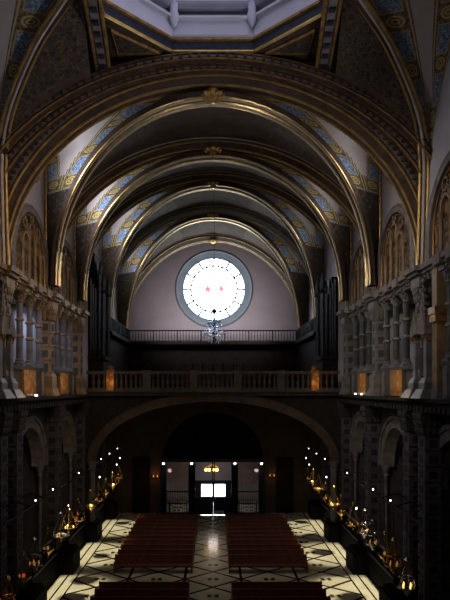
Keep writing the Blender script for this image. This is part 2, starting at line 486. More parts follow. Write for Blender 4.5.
# ------------------------------------------------------------------ crossing and dome
OC = Vector((0, 24.6)); AP = 4.9; OZ = CZ + 17.15
def octp(ap, z, k, lift=0): 
    a = pi/8 + k*pi/4; r = ap/cos(pi/8)
    return (OC.x + r*cos(a), OC.y + r*sin(a), z)
def oct_ring(mb, ap0, z0, ap1, z1, m=0):
    v = [octp(ap0, z0, k) for k in range(8)] + [octp(ap1, z1, k) for k in range(8)]
    return mb.add(v, [(k, (k+1)%8, 8+(k+1)%8, 8+k) for k in range(8)], m)
def oct_prof(mb, prof, m=0):
    for (a, z), (b, w) in zip(prof, prof[1:]): oct_ring(mb, a, z, b, w, m)
    return mb
dm = thing('dome_drum', 'pale octagonal drum of the dome at the top, with gilt and blue lower edge', 'dome', (0, OC.y, OZ))
oct_prof(MB(), [(5.4, OZ-.16), (5.0, OZ-.14)]).build('soffit', M['rib_brown'], dm, False)
oct_prof(MB(), [(5.02, OZ-.14), (4.98, OZ-.17), (4.91, OZ-.1), (4.93, OZ-.02), (4.99,OZ+.02)]).build('gilt_edge', M['gold'], dm, False)
oct_prof(MB(), [(4.97, OZ), (4.97, OZ+.42)]).build('blue_band', M['night_blue'], dm, False)
oct_prof(MB(), [(4.97, OZ+.42), (4.85, OZ+.46), (4.85, OZ+.58), (4.97, OZ+.6)]).build('gilt_fillet', M['gold_dim'], dm, False)
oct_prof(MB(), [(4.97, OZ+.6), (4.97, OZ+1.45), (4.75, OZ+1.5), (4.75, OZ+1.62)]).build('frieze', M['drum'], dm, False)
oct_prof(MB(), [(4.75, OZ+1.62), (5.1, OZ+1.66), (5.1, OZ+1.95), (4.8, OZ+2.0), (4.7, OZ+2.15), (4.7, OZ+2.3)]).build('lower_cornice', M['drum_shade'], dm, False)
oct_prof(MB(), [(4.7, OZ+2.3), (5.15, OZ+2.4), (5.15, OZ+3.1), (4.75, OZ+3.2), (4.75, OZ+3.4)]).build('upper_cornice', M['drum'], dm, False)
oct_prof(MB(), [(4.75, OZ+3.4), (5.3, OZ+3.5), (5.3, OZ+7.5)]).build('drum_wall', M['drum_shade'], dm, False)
for k in range(8):
    x, y, z = octp(4.78, OZ+1.3, k)
    MB().lathe([(.05,-.25),(.16,-.1),(.24,.1),(.26,.4),(.2,.55),(.24,.9),(.1,1.0)], (x, y, z), 10).build('corner_bracket', M['drum'], dm)
# window slits lighting the drum
for k in range(8):
    a = k*pi/4; x, y = OC.x + 5.28*cos(a), OC.y + 5.28*sin(a)
    c_, s_ = cos(a), sin(a)
    v = []
    for (u, z) in ((-.9, OZ+3.8), (.9, OZ+3.8), (.9, OZ+6.6), (-.9, OZ+6.6)): v.append((x - s_*u, y + c_*u, z))
    struct(MB().add(v, [(0,1,2,3)]).build('window_dome_%d' % (k+1), M['oculus']))
Rc = RIBS[0]
DG = [(10.95,30.6,18.4),(10.93,30.3,21.6),(10.8,29.9,24.3),(10.05,28.9,26.1),(8.35,27.3,28.1),(6.6,25.7,29.15),(5.6,24.7,29.45)]
def crv(P):
    P = [Vector(p) for p in P]
    def f(t):
        x = t*(len(P)-1); i = min(int(x), len(P)-2); u = x-i
        a, b, c, d = P[max(i-1,0)], P[i], P[i+1], P[min(i+2,len(P)-1)]
        return .5*((2*b) + (c-a)*u + (2*a-5*b+4*c-d)*u*u + (3*b-a-3*c+d)*u**3)
    return f
G = crv(DG)
for s, side in ((-1, 'left'), (1, 'right')):
    def AE(t):
        th = pi/2*t*.68; r = 2.45
        return Vector(((Rc['a']+r)*cos(th)*.955, Rc['Y']-1.55, Rc['zc'] + (Rc['b']+r*.4)*sin(th)))
    mb = MB()
    ruled(mb, AE, G, lambda t: [(0, .14, 1), (.14, .9, 0), (.9, 1, 1)], s, t0=.05)
    struct(mb.build('ceiling_pendentive_' + side, [M['pendentive'], M['rib_brown']]))
    LW = crv([(11.05,30.2,18.4),(11.05,29.9,22),(11.05,29.2,25.0),(11.05,27.4,27.6),(11.05,25,29.3),(11.05,22,30.2)])
    mb = MB()
    ruled(mb, G, LW, lambda t: [(0,.5,0),(.5,1,0)] if t < .32 else ([(0,.5,1),(.5,1,1)] if t < .5 else [(0,.42,1),(.42,.66,2),(.66,1,1)]), s, n=44)
    struct(mb.build('ceiling_crossing_' + side, WEBM))
    tr = thing('crossing_rib', '%s gilded rib rising from the nearest pier past the dome corner' % side, 'vault rib', (DG[0][0]*s, DG[0][1], DG[0][2]), 'crossing ribs')
    pts = [G(i/40.) for i in range(41)]
    MB().tube([(p.x*s, p.y, p.z-.02) for p in pts], .3, 8).build('rib_band', M['rib_brown'], tr)
    mb = MB()
    for ox, oy in ((-.26, -.12), (.08, -.34)): mb.tube([((p.x+ox)*s, p.y+oy, p.z-.12) for p in pts], .085, 6)
    mb.build('gold_moulding', M['gold'], tr)
    MB().tube([((p.x-.09)*s, p.y-.28, p.z-.14) for p in pts], .09, 6).build('painted_stripe', M['rib_grey'], tr)
    # straight dentilled beam between the dome and the arch
    bt = thing('crossing_beam', '%s straight dentilled beam from the dome edge down to the nearest arch' % side, 'beam', (5.5*s, 20, 28.2), 'crossing beams')
    def bz(y): return CZ + 16.15 + (29.7-y)*.11
    v = []
    def bx_(x, y): return (x - (30-y)*.085)*s
    for y in (19., 29.9):
        z = bz(y); v += [(bx_(5.28,y),y,z),(bx_(5.92,y),y,z),(bx_(5.92,y),y,z+.9),(bx_(5.28,y),y,z+.9)]
    MB().add(v, [(0,1,2,3),(4,5,6,7),(0,1,5,4),(1,2,6,5),(2,3,7,6),(3,0,4,7)]).build('beam_body', M['rib_brown'], bt)
    mb = MB()
    for x in (5.28, 5.92): mb.tube([(bx_(x,19), 19, bz(19)), (bx_(x,29.9), 29.9, bz(29.9))], .09, 6)
    mb.build('gold_moulding', M['gold_dim'], bt)
    mb = MB()
    v = []
    for y in (19., 29.8): v += [(bx_(5.41,y),y,bz(y)-.04),(bx_(5.79,y),y,bz(y)-.04)]
    mb.add(v, [(0,1,3,2)])
    mb.build('painted_stripe', M['stripe_dim'], bt)
    for y in [19.5 + .75*i for i in range(14)]: MB().cbox(bx_(5.6,y), y, bz(y)-.12, .28, .3, .1).build('modillion', M['night_blue'], bt)
    # corner panels between beam, octagon and arch
    mb = MB()
    def panel(P, m): mb.add([(x*s, y, z) for x, y, z in P], [tuple(range(len(P)))], m)
    a_, b_ = octp(5.1, OZ-.2, 0)[:2], octp(5.1, OZ-.2, 1)[:2]
    zc = OZ-.15
    panel([(b_[0], b_[1], zc), (a_[0], a_[1], zc), (5.5, a_[1], zc), (5.5, 30, zc-.2), (0, 30, zc-.2), (0, b_[1], zc)], 0)
    panel([(a_[0], a_[1], zc), (5.5, a_[1], zc), (5.5, 19, zc), (a_[0], 19, zc)], 0)
    struct(mb.build('ceiling_corner_' + side, [M['pendentive']], smooth=False))
    mb = MB(); q = [(2.3,29.6),(5.0,29.6),(5.0,27.2)]
    c = (sum(p[0] for p in q)/3, sum(p[1] for p in q)/3)
    q = [(c[0]+(x-c[0])*.78, c[1]+(y-c[1])*.78) for x, y in q]
    mb.tube([(x*s, y, zc-.1) for x, y in q], .09, 6, 0, True)
    struct(mb.build('trim_corner_panel_' + side, M['gold_dim']))

# ------------------------------------------------------------------ rear wall with the rose window
YW = 67.; RX, RZ = .12, CZ + 11.4; R_out, R_in = 4.45, 3.52
mb = MB(); x0, x1, z0, z1 = -10.45, 10.45, 12.02, 30.5
angs = sorted([2*pi*i/72 for i in range(72)] + [math.atan2(z-RZ, x-RX) % (2*pi) for x in (x0, x1) for z in (z0, z1)])
inner, outer = [], []
for a in angs:
    c, s_ = cos(a), sin(a)
    k = min(((x1-RX)/c if c > 1e-6 else (x0-RX)/c if c < -1e-6 else 1e9), ((z1-RZ)/s_ if s_ > 1e-6 else (z0-RZ)/s_ if s_ < -1e-6 else 1e9))
    outer.append((RX+k*c, YW, RZ+k*s_)); inner.append((RX+R_out*c, YW, RZ+R_out*s_))
n = len(angs); mb.add(outer + inner, [(i, (i+1)%n, n+(i+1)%n, n+i) for i in range(n)])
struct(mb.build('wall_rear', M['rear_plaster']))
def disc_ring(mb, r0, y0, r1, y1, n=72, m=0, a0=0, a1=2*pi):
    v = []
    for i in range(n+1):
        a = a0 + (a1-a0)*i/n
        v += [(RX+r0*cos(a), y0, RZ+r0*sin(a)), (RX+r1*cos(a), y1, RZ+r1*sin(a))]
    return mb.add(v, [(2*i, 2*i+2, 2*i+3, 2*i+1) for i in range(n)], m)
win = bpy.data.objects.new('window_1', None); COL.objects.link(win); win.location = (RX, YW, RZ); win['_base'] = (RX, YW, RZ)
struct(win); tag(win, 'large round stained glass window glowing white in the rear wall', 'window')
mb = MB(); disc_ring(mb, R_out, YW-.06, R_out-.12, YW-.14); disc_ring(mb, R_out-.12, YW-.14, R_out-.3, YW); disc_ring(mb, R_out-.3, YW, R_in, YW+.35); disc_ring(mb, R_out+.08, YW-.01, R_out, YW-.06)
mb.build('splayed_surround', mat('grey_blue_surround', (.22, .25, .28), .8, vary=.1, scale=1, bump=.05), win)
m_white = glow('overexposed_glass', (.90, .97, 1.0), 9, True)
m_rim = glow('outer_ring_glass', (.68, .88, 1.0), 7, True)
m_red = glow('red_stained_glass', (1., .25, .28), .95); m_pink = glow('pink_stained_glass', (1., .55, .65), 1.1)
mb = MB(); disc_ring(mb, 0.001, YW+.3, 2.62, YW+.3); mb.build('centre_glass', m_white, win)
for i in range(12):
    a0 = 2*pi*i/12 + .03; mb = MB(); disc_ring(mb, 2.72, YW+.3, R_in-.02, YW+.3, 8, 0, a0, a0 + 2*pi/12 - .06); mb.build('petal_glass', m_rim, win)
mb = MB()
for i in range(28):
    a = 2*pi*i/28; disc_ring(mb, 2.54, YW+.27, 2.78, YW+.27, 2, 0, a, a + 2*pi/28*(.35+.4*((i*7)%3)/2))
for i in range(12):
    a = 2*pi*i/12; v = []
    for r, w in ((3.2, .012), (R_in, .014)):
        for q in (-w, w): v.append((RX + r*cos(a) - q*sin(a)*1.6, YW+.27, RZ + r*sin(a) + q*cos(a)*1.6))
    mb.add(v, [(0,1,3,2)])
mb.build('lead_tracery', mat('lead_came', (.05,.05,.06), .6, bump=0), win)
def blob(px, pz, pts, m, nm='figure_glass'):
    mb = MB(); mb.add([(RX+px+x, YW+.26, RZ+pz+z) for x, z in pts], [tuple(range(len(pts)))]); mb.build(nm, m, win, False)
fig = [(x*1.35, z*1.3) for x, z in [(-.28,-.30),(-.1,-.18),(.05,-.42),(.14,-.2),(.34,-.3),(.2,.0),(.3,.12),(.1,.2),(.06,.36),(-.1,.3),(-.12,.14),(-.3,.1),(-.2,-.06)]]
blob(-.72, .0, fig, m_red); blob(.85, .05, [(-x, z*.9) for x, z in fig], m_red)
blob(-1.35, -1.15, [(-.25,-.2),(.3,-.25),(.2,.05),(.02,.0),(-.05,.32),(-.2,.2)], m_pink); blob(1.45, -1.2, [(-.3,-.2),(.2,-.2),(.12,.3),(-.02,.05),(-.2,.1)], m_pink)
blob(.1, -.75, [(-.28,-.06),(.28,-.06),(.2,.08),(-.2,.08)], m_pink); blob(2.3, -.3, [(-.1,-.2),(.1,-.2),(.06,.2),(-.06,.2)], m_pink)

# ------------------------------------------------------------------ capitals, columns, piers
def capital(mb, x, y, z, h, w0, w1, m=0):
    mb.lathe([(w0*.62, 0), (w0*.66, h*.06), (w0*.58, h*.12), (w0*.55, h*.2), (w0*.7, h*.55), (w1*.52, h*.8)], (x, y, z), 10, m)
    for j, (zz, r, q) in enumerate(((.25, w0*.62, .18), (.5, w0*.74, .22))):
        for i in range(8):
            a = 2*pi*(i+.5*j)/8; mb.frustum(x+r*cos(a), y+r*sin(a), z+h*zz, .06*w1*2, .06*w1*2, q*w1, q*w1, h*.28, m)
    mb.cbox(x, y, z+h*.82, w1*1.05, w1*1.05, h*.18, m)

def column_thing(H, rad, name, label, cat, loc, group, mats):
    t = thing(name, label, cat, loc, group); x, y, z = loc
    MB().cbox(x, y, z, rad*3, rad*3, .12).lathe([(rad*1.5,.12),(rad*1.55,.2),(rad*1.2,.28),(rad*1.3,.36),(rad,.42)], (x, y, z), 12).build('base', mats[0], t)
    prof = []
    hs, he = .4, H-.55
    prof = [(rad, hs), (rad*.9, he)]
    MB().lathe(prof, (x, y, z), 12).build('shaft', mats[1], t)
    for q in (.36, .66):
        zz = hs + (he-hs)*q
        MB().lathe([(rad*.95, 0), (rad*1.3, .05), (rad*1.3, .15), (rad*.95, .2)], (x, y, z+zz), 12).build('shaft_ring', mats[2], t)
    mb = MB(); capital(mb, x, y, z+he, .55, rad*2, rad*3.3); mb.build('capital', mats[2], t)
    return t

def block_shaft(mb, x, y, z0, z1, w, d, pitch=.72, gap=.12, inset=1):
    mb.cbox(x, y, z0, w*.86, d*.86, z1-z0)
    n = int((z1-z0)/pitch); p = (z1-z0)/n
    for i in range(n):
        z = z0 + p*i + gap/2; h = p-gap
        mb.cbox(x, y, z, w, d, h)
        q = .3
        mb.box(x-w*q/1.2, x+w*q/1.2, y-d/2-.02, y+d/2+.02, z+h*.22, z+h*.78, inset)
        mb.box(x-w/2-.02, x+w/2+.02, y-d*q/1.2, y+d*q/1.2, z+h*.22, z+h*.78, inset)

bayword = ['nearest', 'second', 'third', 'fourth']
for s, side in ((-1, 'left'), (1, 'right')):
    for j, Y in enumerate(YA):
        t = thing('banded_pier', '%s banded stone pier on the %s side between the chapel arches' % (bayword[j], side), 'pier', (s*10.5, Y, 0), 'banded piers below the gallery')
        MB().box(s*9.15, s*11.05, Y-.95, Y+1.15, 0, 1.3).box(s*9.3, s*11.05, Y-.8, Y+1., 1.3, 1.5).build('plinth', M['black_wood'], t)
        offs = (0, -2.3) if j == 0 else (0,)
        for o in offs:
            mb = MB(); block_shaft(mb, s*10.62, Y+o-.1 , 1.3 if o == 0 else 0, 9.9, .8, .95, inset=1)
            mb.build('shaft', [M['pier'], M['pier_dark']], t, False)
            mb = MB()
            mb.frustum(s*10.62, Y+o-.1, 9.9, .8, .95, 1.0, 1.2, 1.2)
            for r_ in range(3):
                for i in range(-2, 3):
                    mb.frustum(s*(10.18-.06*r_), Y+o-.1+i*.24, 9.95+r_*.36, .12, .1, .22, .26, .3)
                    if abs(i) < 2: mb.frustum(s*10.62+i*.26, Y+o-.62-.05*r_, 9.95+r_*.36, .1, .12, .26, .22, .3)
            mb.box(s*10.05, s*11.05, Y+o-.75, Y+o+.55, 11.0, 11.3)
            mb.build('capital', M['dark_stone'], t)
    # chapel arches
    for j, (y0, y1) in enumerate(((22., 31.), (31., 39.), (39., 47.), (47., 55.))):
        yc = (y0+y1)/2
        t = thing('chapel_arch', 'round chapel archway mouldings in the %s bay of the %s wall' % (bayword[j], side), 'archway', (s*11, yc, 0), 'chapel arches')
        P = arch_path('x', s*11.05, yc, 2.45, 2.45, 7.15, 7.15, 28, -s)
        MB().sweep(P, [(0,-.6),(.2,-.1),(.2,.1),(.75,.1),(.75,.2),(.95,.2),(.95,0),(.3,-.6)]).build('archivolt', M['stone'], t)
        for q in (-1, 1):
            MB().cbox(s*11.15, yc+q*2.55, 0, .4, .4, .4).lathe([(.13,.4),(.12,6.5),(.2,6.6),(.15,6.7),(.27,7.05),(.27,7.15)], (s*11.15, yc+q*2.55, 0), 10).build('jamb_shaft', M['grey_marble'], t)
# chapel altar-ish low dark screens are not visible; the ledge brackets:
    mb = MB()
    for i in range(46): mb.box(s*10.0, s*10.5, 22+i*.53, 22.26+i*.53, 11.05, 11.3)
    struct(mb.build('trim_ledge_brackets_' + side, M['under'], smooth=False))

for s, side in ((-1, 'left'), (1, 'right')):
    for j, (y0, y1) in enumerate(((31., 39.), (39., 47.), (47., 55.))):
        t = thing('chapel_grille', 'low black wooden barrier closing the %s chapel archway on the %s' % (ORD[j], side), 'barrier', (s*10.2, (y0+y1)/2, 0), 'chapel barriers')
        MB().box(s*10.05, s*10.35, y0+1.2, y1-1.0, 0, 1.5).box(s*9.95, s*10.4, y0+1.2, y1-1.0, 1.5, 1.6).build('panel', M['black_wood'], t, False)
        mb = MB()
        for i in range(14): mb.tube([(s*10.2, y0+1.5+i*.4, 1.6), (s*10.2, y0+1.5+i*.4, 2.5)], .04, 6)
        mb.build('spindles', M['black_wood'], t)
        MB().box(s*10.1, s*10.3, y0+1.2, y1-1.0, 2.5, 2.62).build('handrail', M['black_wood'], t, False)
# gallery -------------------------------------------------------------
ZG = 11.7
YP = [29.3, 37.5, 45.7]
for s, side in ((-1, 'left'), (1, 'right')):
    body = M['warm_stone'] if s < 0 else M['stone']
    for j, Y in enumerate(YP):
        t = thing('gallery_pilaster', '%s square panelled pilaster of the %s gallery' % (bayword[j], side), 'pilaster', (s*10.7, Y, ZG), 'gallery pilasters')
        MB().frustum(s*10.68, Y, ZG, 1.35, 1.5, 1.05, 1.15, .5).cbox(s*10.68, Y, ZG+.5, .95, 1.05, .7).frustum(s*10.68, Y, ZG+1.2, 1.0, 1.1, .8, .9, .22).build('base', body, t, False)
        mb = MB(); block_shaft(mb, s*10.68, Y, ZG+1.4, 16.5, .72, .85, .78, .06); mb.build('shaft', [body, M['dark_stone']], t, False)
        mb = MB(); mb.frustum(s*10.68, Y, 16.5, .74, .86, .98, 1.12, .75)
        for i in range(-1, 2):
            for r_ in range(2):
                mb.frustum(s*(10.28-.06*r_), Y+i*.28, 16.52+r_*.36, .1, .1, .2, .28, .3); mb.frustum(s*10.68+i*.26, Y-.46-.05*r_, 16.52+r_*.36, .1, .1, .26, .2, .3)
        mb.cbox(s*10.66, Y, 17.2, 1.05, 1.2, .14); mb.build('capital', body, t)
        MB().box(s*10.15, s*11.05, Y-.62, Y+.62, 17.34, 17.75).box(s*9.98, s*11.05, Y-.74, Y+.74, 17.78, 17.95).box(s*9.82, s*11.05, Y-.86, Y+.86, 17.95, 18.2).build('entablature_block', body, t, False)
    for j, (y0, y1) in enumerate(((21.5, 28.6), (30.0, 36.8), (38.2, 45.0))):
        # continuous gallery cornice per bay
        t = thing('gallery_cornice', 'carved cornice over the columns in the %s bay of the %s gallery' % (bayword[j], side), 'cornice', (s*10.7, (y0+y1)/2, 17.34), 'gallery cornices')
        MB().box(s*10.4, s*13.4, y0, y1, 17.5, 17.78).box(s*10.2, s*13.4, y0, y1, 17.78, 17.95).box(s*10.05, s*13.4, y0, y1, 17.95, 18.2).build('moulding', body, t, False)
        ys = ((22.9, 24.7, 26.2), (32.2, 33.95, 35.8), (39.8, 41.6, 43.5))[j]
        for yq in ys:
            MB().box(s*10.25, s*10.4, yq-.32, yq+.32, 17.5, 17.76).box(s*10.0, s*10.2, yq-.42, yq+.42, 17.76, 18.22).build('projecting_block', body, t, False)
        mb = MB()
        for i in range(16):
            yy = y0+.2+(y1-y0-.4)*i/15; mb.box(s*10.28, s*10.4, yy-.09, yy+.09, 17.6, 17.78)
        mb.build('dentils', body, t, False)
        # parapet
        t = thing('gallery_parapet', ('gallery parapet with carved gold panel in' if j else 'plain grey gallery parapet without gold panel in') + ' the %s bay of the %s side' % (bayword[j], side), 'parapet', (s*10.7, (y0+y1)/2, ZG), 'gallery parapets')
        MB().box(s*10.5, s*10.95, y0+.15, y1-.15, ZG, ZG+.15).box(s*10.55, s*10.9, y0+.15, y1-.15, ZG+.15, ZG+1.5).box(s*10.4, s*11.0, y0+.15, y1-.15, ZG+1.5, ZG+1.7).build('body', M['dark_stone'], t, False)
        for a, b in ((0, 1), (1, 2)):
            MB().box(s*(10.36 if a == 0 else 10.44), s*10.56, ys[a]-(.2 if a == 0 else -.3), ys[b]+(.2 if a == 0 else -.3), ZG+.06, ZG+1.52).build('gold_panel' if a == 0 and j else 'dark_panel', M['goldpanel'] if a == 0 and j else M['dark_stone'], t, False)
        for q in ys:
            MB().box(s*10.42, s*10.95, q-.26, q+.26, ZG+.02, ZG+1.65).build('pedestal', body, t, False)
        for i, yq in enumerate(ys):
            column_thing(17.5-ZG-1.7, .19, 'gallery_column', 'slender ringed column, %s of three in the %s bay of the %s gallery' % (ORD[i], bayword[j], side), 'column', (s*10.68, yq, ZG+1.7), 'gallery columns', [M['grey_marble'], M['grey_marble'] if s < 0 else M['green_marble'], body])
        # blind tracery lunette on the wall above
        yc = (26.0, 34.9, 42.8)[j]; h = 3.1; zq = 19.55
        t = thing('tracery_lunette', 'arched gold brown tracery lunette above the %s bay of the %s gallery' % (bayword[j], side), 'tracery', (s*11, yc, 18.2), 'tracery lunettes')
        n = 28; v = [(s*10.98, yc-h*cos(pi*i/n), zq+h*sin(pi*i/n)) for i in range(n+1)] + [(s*10.98, yc+h, 18.2), (s*10.98, yc-h, 18.2)]
        MB().add(v, [tuple(range(len(v)))]).build('ornament_panel', M['tracery'], t, False)
        P = arch_path('x', s*11.05, yc, h-.05, h-.05, zq, 18.2, 28, -s)
        MB().sweep(P, rect(0, .32, 0, .3)).sweep(P, circ(.4, .22, .1)).build('arch_moulding', M['stone'], t)
        mb = MB(); mb.sweep(P, circ(-.12, .12, .06)); mb.build('gold_moulding', M['gold_dim'], t)
        for yq in (-1.7, -.57, .57, 1.7):
            top = 20.0 + (1.4 if abs(yq) < 1 else .5)
            MB().lathe([(.16,0),(.16,.15),(.1,.2),(.1,top-18.5),(.18,top-18.3),(.18,top-18.2)], (s*10.84, yc+yq, 18.2), 8).build('mullion', M['warm_stone'], t)
        for yq, aa, zz in ((-1.13, .55, 20.6), (0, .55, 21.4), (1.13, .55, 20.6)):
            P2 = arch_path('x', s*11.0, yc+yq, aa-.08, aa, zz, zz-.3, 12, -s)
            MB().sweep(P2, rect(0, .14, 0, .22)).build('small_arch', M['warm_stone'], t)
        for yq, zz in ((-1.25, 21.75), (1.25, 21.75), (0, 22.4)):
            MB().ring((s*10.86, yc+yq, zz), .3, .07, 'x', 14).build('roundel', M['warm_stone'], t)
        # small round window high in the wall
        if j > 0:
            w = bpy.data.objects.new('window_%s_%d' % (side, j+1), None); COL.objects.link(w); w.location = (s*11, yc+1.2, 25.6); w['_base'] = (s*11, yc+1.2, 25.6); struct(w)
            MB().ring((s*10.99, yc+1.2, 25.6), .55, .1, 'x', 20).build('frame', M['gold_dim'], w)
            v = [(s*11.0, yc+1.2+.5*cos(2*pi*i/20), 25.6+.5*sin(2*pi*i/20)) for i in range(20)]
            MB().add(v, [tuple(range(20))]).build('pane', M['oculus'] if s < 0 else M['web_white'], w, False)

# canopied niche before the nearest pier on both sides
for s, side in ((-1, 'left'), (1, 'right')):
    t = thing('canopied_niche', 'gabled stone canopy on two posts beside the nearest %s gallery pilaster' % side, 'niche', (s*10.4, 28.6, ZG), 'canopied niches')
    for q in (27.85, 29.35):
        MB().frustum(s*10.3, q, ZG, 1.35, 1.32, .85, .9, .45).cbox(s*10.3, q, ZG+.45, .7, .8, .3).frustum(s*10.3, q, ZG+.75, .7, .8, .45, .5, .25).build('stepped_base', M['grey_marble'], t, False)
        MB().cbox(s*10.3, q, ZG+1., .36, .4, 1.75).build('post', M['grey_marble'], t, False)
        mb = MB(); capital(mb, s*10.3, q, ZG+2.75, .4, .4, .62); mb.build('post_capital', M['warm_stone'], t)
    mb = MB(); mb.box(s*10.0, s*10.65, 27.6, 29.6, ZG+3.15, ZG+3.4)
    for q in (28.05, 29.15):
        for p0 in (s*10.02, s*10.6):
            v = [(p0, q-.42, ZG+3.4), (p0, q+.42, ZG+3.4), (p0, q, ZG+4.3)]
            mb.add(v + [(x+s*.08, y, z) for x, y, z in v], [(0,1,2),(5,4,3),(0,3,4,1),(1,4,5,2),(2,5,3,0)])
    for p0 in (27.63, 29.5):
        v = [(s*10.0, p0, ZG+3.4), (s*10.65, p0, ZG+3.4), (s*10.32, p0, ZG+4.2)]
        mb.add(v + [(x, y+.07, z) for x, y, z in v], [(0,1,2),(5,4,3),(0,3,4,1),(1,4,5,2),(2,5,3,0)])
    mb.build('gablets', M['stone'], t, False)
    mb = MB(); mb.lathe([(.3,0),(.3,.6),(.36,.65),(.24,.75),(.02,2.3)], (s*10.32, 28.6, ZG+3.4), 8)
    for i in range(4):
        for a in range(4): mb.cbox(s*10.32+(.26-.06*i)*cos(a*pi/2), 28.6+(.26-.06*i)*sin(a*pi/2), ZG+4.2+.34*i, .13, .13, .16)
    mb.lathe([(.1,0),(.14,.1),(.02,.25)], (s*10.32, 28.6, ZG+5.65), 8)
    mb.build('spire', M['stone'], t, False)
    st = MB().lathe([(.24,0),(.2,.1),(.2,.5),(.24,.9),(.2,1.15),(.22,1.35),(.08,1.45),(.12,1.55),(.12,1.72),(.03,1.8)], (s*10.35, 28.6, ZG+1.1), 10).build('niche_figure', M['dark_stone'], t)
    MB().box(s*10.1, s*10.6, 28.28, 28.92, ZG, ZG+1.1).build('figure_pedestal', M['dark_stone'], t, False)
    # tall flat pilaster nearest the viewer
    t = thing('crossing_pilaster', 'tall flat brown pilaster at the %s picture edge, beside the canopy' % side, 'pilaster', (s*10.6, 26.9, ZG), 'crossing pilasters')
    MB().box(s*10.25, s*11.05, 26.7, 27.3, ZG+.5, 18.2).build('shaft', M['warm_stone'], t, False)
    MB().frustum(s*10.65, 26.95, ZG, 1.0, .9, .8, .7, .5).build('base', M['grey_marble'], t, False)
    MB().box(s*10.1, s*11.05, 26.55, 27.4, 15.6, 15.95).box(s*10.15, s*11.05, 26.6, 27.35, 15.25, 15.6).build('capital', M['gold_dim'], t, False)

# ------------------------------------------------------------------ choir balcony
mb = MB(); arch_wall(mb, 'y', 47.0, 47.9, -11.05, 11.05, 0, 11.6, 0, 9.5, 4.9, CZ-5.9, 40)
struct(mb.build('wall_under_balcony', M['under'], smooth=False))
struct(MB().box(-10.5, 10.5, 46.6, 67, 11.6, 11.86).box(-10.1, 10.1, 46.4, 67, 11.86, 12.0).build('floor_choir_balcony', M['dark_stone'], smooth=False))
t = thing('balcony_arch', 'wide flat brown arch moulding spanning the nave under the balcony', 'arch', (0, 46.9, 0))
P = arch_path('y', 47.0, 0, 9.45, 4.85, CZ-5.9, CZ-5.9, 44)
MB().sweep(P, rect(0, .55, -.28, .1)).build('arch_band', M['dim_arch'], t)
MB().sweep(P, circ(.62, -.2, .09)).sweep(P, circ(.02, -.28, .07)).build('edge_roll', M['dim_arch'], t)
for q in (-1, 1):
    MB().cbox(q*9.72, 46.85, 0, .7, .6, .6).lathe([(.26,.6),(.24,5.6),(.32,5.7),(.26,5.8),(.4,6.2),(.42,6.3)], (q*9.72, 46.85, 0), 12).build('arch_column', M['grey_marble'], t)
t = thing('balcony_balustrade', 'long stone balustrade along the front edge of the choir balcony', 'balustrade', (0, 46.7, 12.0))
MB().box(-10.1, 10.1, 46.5, 46.95, 12.0, 12.18).build('base_rail', M['bal'], t, False)
MB().box(-10.1, 10.1, 46.48, 46.97, 13.32, 13.55).build('handrail', M['bal'], t, False)
PIL = [-8.2, -5.3, -1.56, 2.0, 5.45, 8.15]
for x in PIL:
    e = abs(x) > 7
    MB().box(x-.3, x+.3, 46.42, 47.0, 12.0, 13.62).build('pier_block', M['goldpanel'] if e else M['bal'], t, False)
    if e: MB().lathe([(.3,0),(.2,.08),(.26,.25),(.05,.4)], (x, 46.7, 13.62), 10).build('finial', M['goldpanel'], t)
bp = [(.13,0),(.13,.1),(.06,.16),(.14,.45),(.06,.85),(.12,.98),(.12,1.14)]
edges = [-10.1] + PIL + [10.1]
for a, b in zip(edges, edges[1:]):
    n = max(2, int((b-a-.6)/.36))
    for i in range(n):
        x = a+.3 + (b-a-.6)*(i+.5)/n
        MB().lathe(bp, (x, 46.72, 12.18), 8).build('baluster', M['bal'], t)

# upper choir loft: dark panelling and spindled rail on three sides
def rail(name, label, P0, P1, n):
    (xa, ya), (xb, yb) = P0, P1; z = CZ+5.0
    t = thing(name, label, 'railing', ((xa+xb)/2, (ya+yb)/2, z), 'choir loft railings')
    MB().tube([(xa, ya, z+1.2), (xb, yb, z+1.2)], .07, 6).build('handrail', M['iron'], t)
    MB().tube([(xa, ya, z+.08), (xb, yb, z+.08)], .05, 6).build('bottom_rail', M['iron'], t)
    for i in range(n+1):
        f = i/n; x, y = xa+(xb-xa)*f, ya+(yb-ya)*f
        MB().tube([(x, y, z), (x, y, z+1.2)], .03 if i % 8 else .07, 5).build('spindle', M['iron'], t)
rail('loft_railing', 'thin dark spindled railing under the round window', (-9.0, 63.0), (9.0, 63.0), 56)
rail('loft_railing', 'dark railing of the left side loft receding to the rear', (-9.0, 51.2), (-9.0, 62.9), 36)
rail('loft_railing', 'dark railing of the right side loft receding to the rear', (9.0, 51.2), (9.0, 62.9), 36)
struct(MB().box(-10.45, 10.45, 62.8, 67, 16.9, 17.2).box(-10.45, -8.8, 51, 62.8, 16.9, 17.2).box(8.8, 10.45, 51, 62.8, 16.9, 17.2).build('floor_choir_loft', M['dark_wood'], smooth=False))
struct(MB().box(-9.6, 9.6, 64.4, 64.8, 12, 16.9).box(-9.7, -9.3, 51.2, 64.4, 12, 16.9).box(9.3, 9.7, 51.2, 64.4, 12, 16.9).build('wall_choir_panelling', M['dark_wood'], smooth=False))
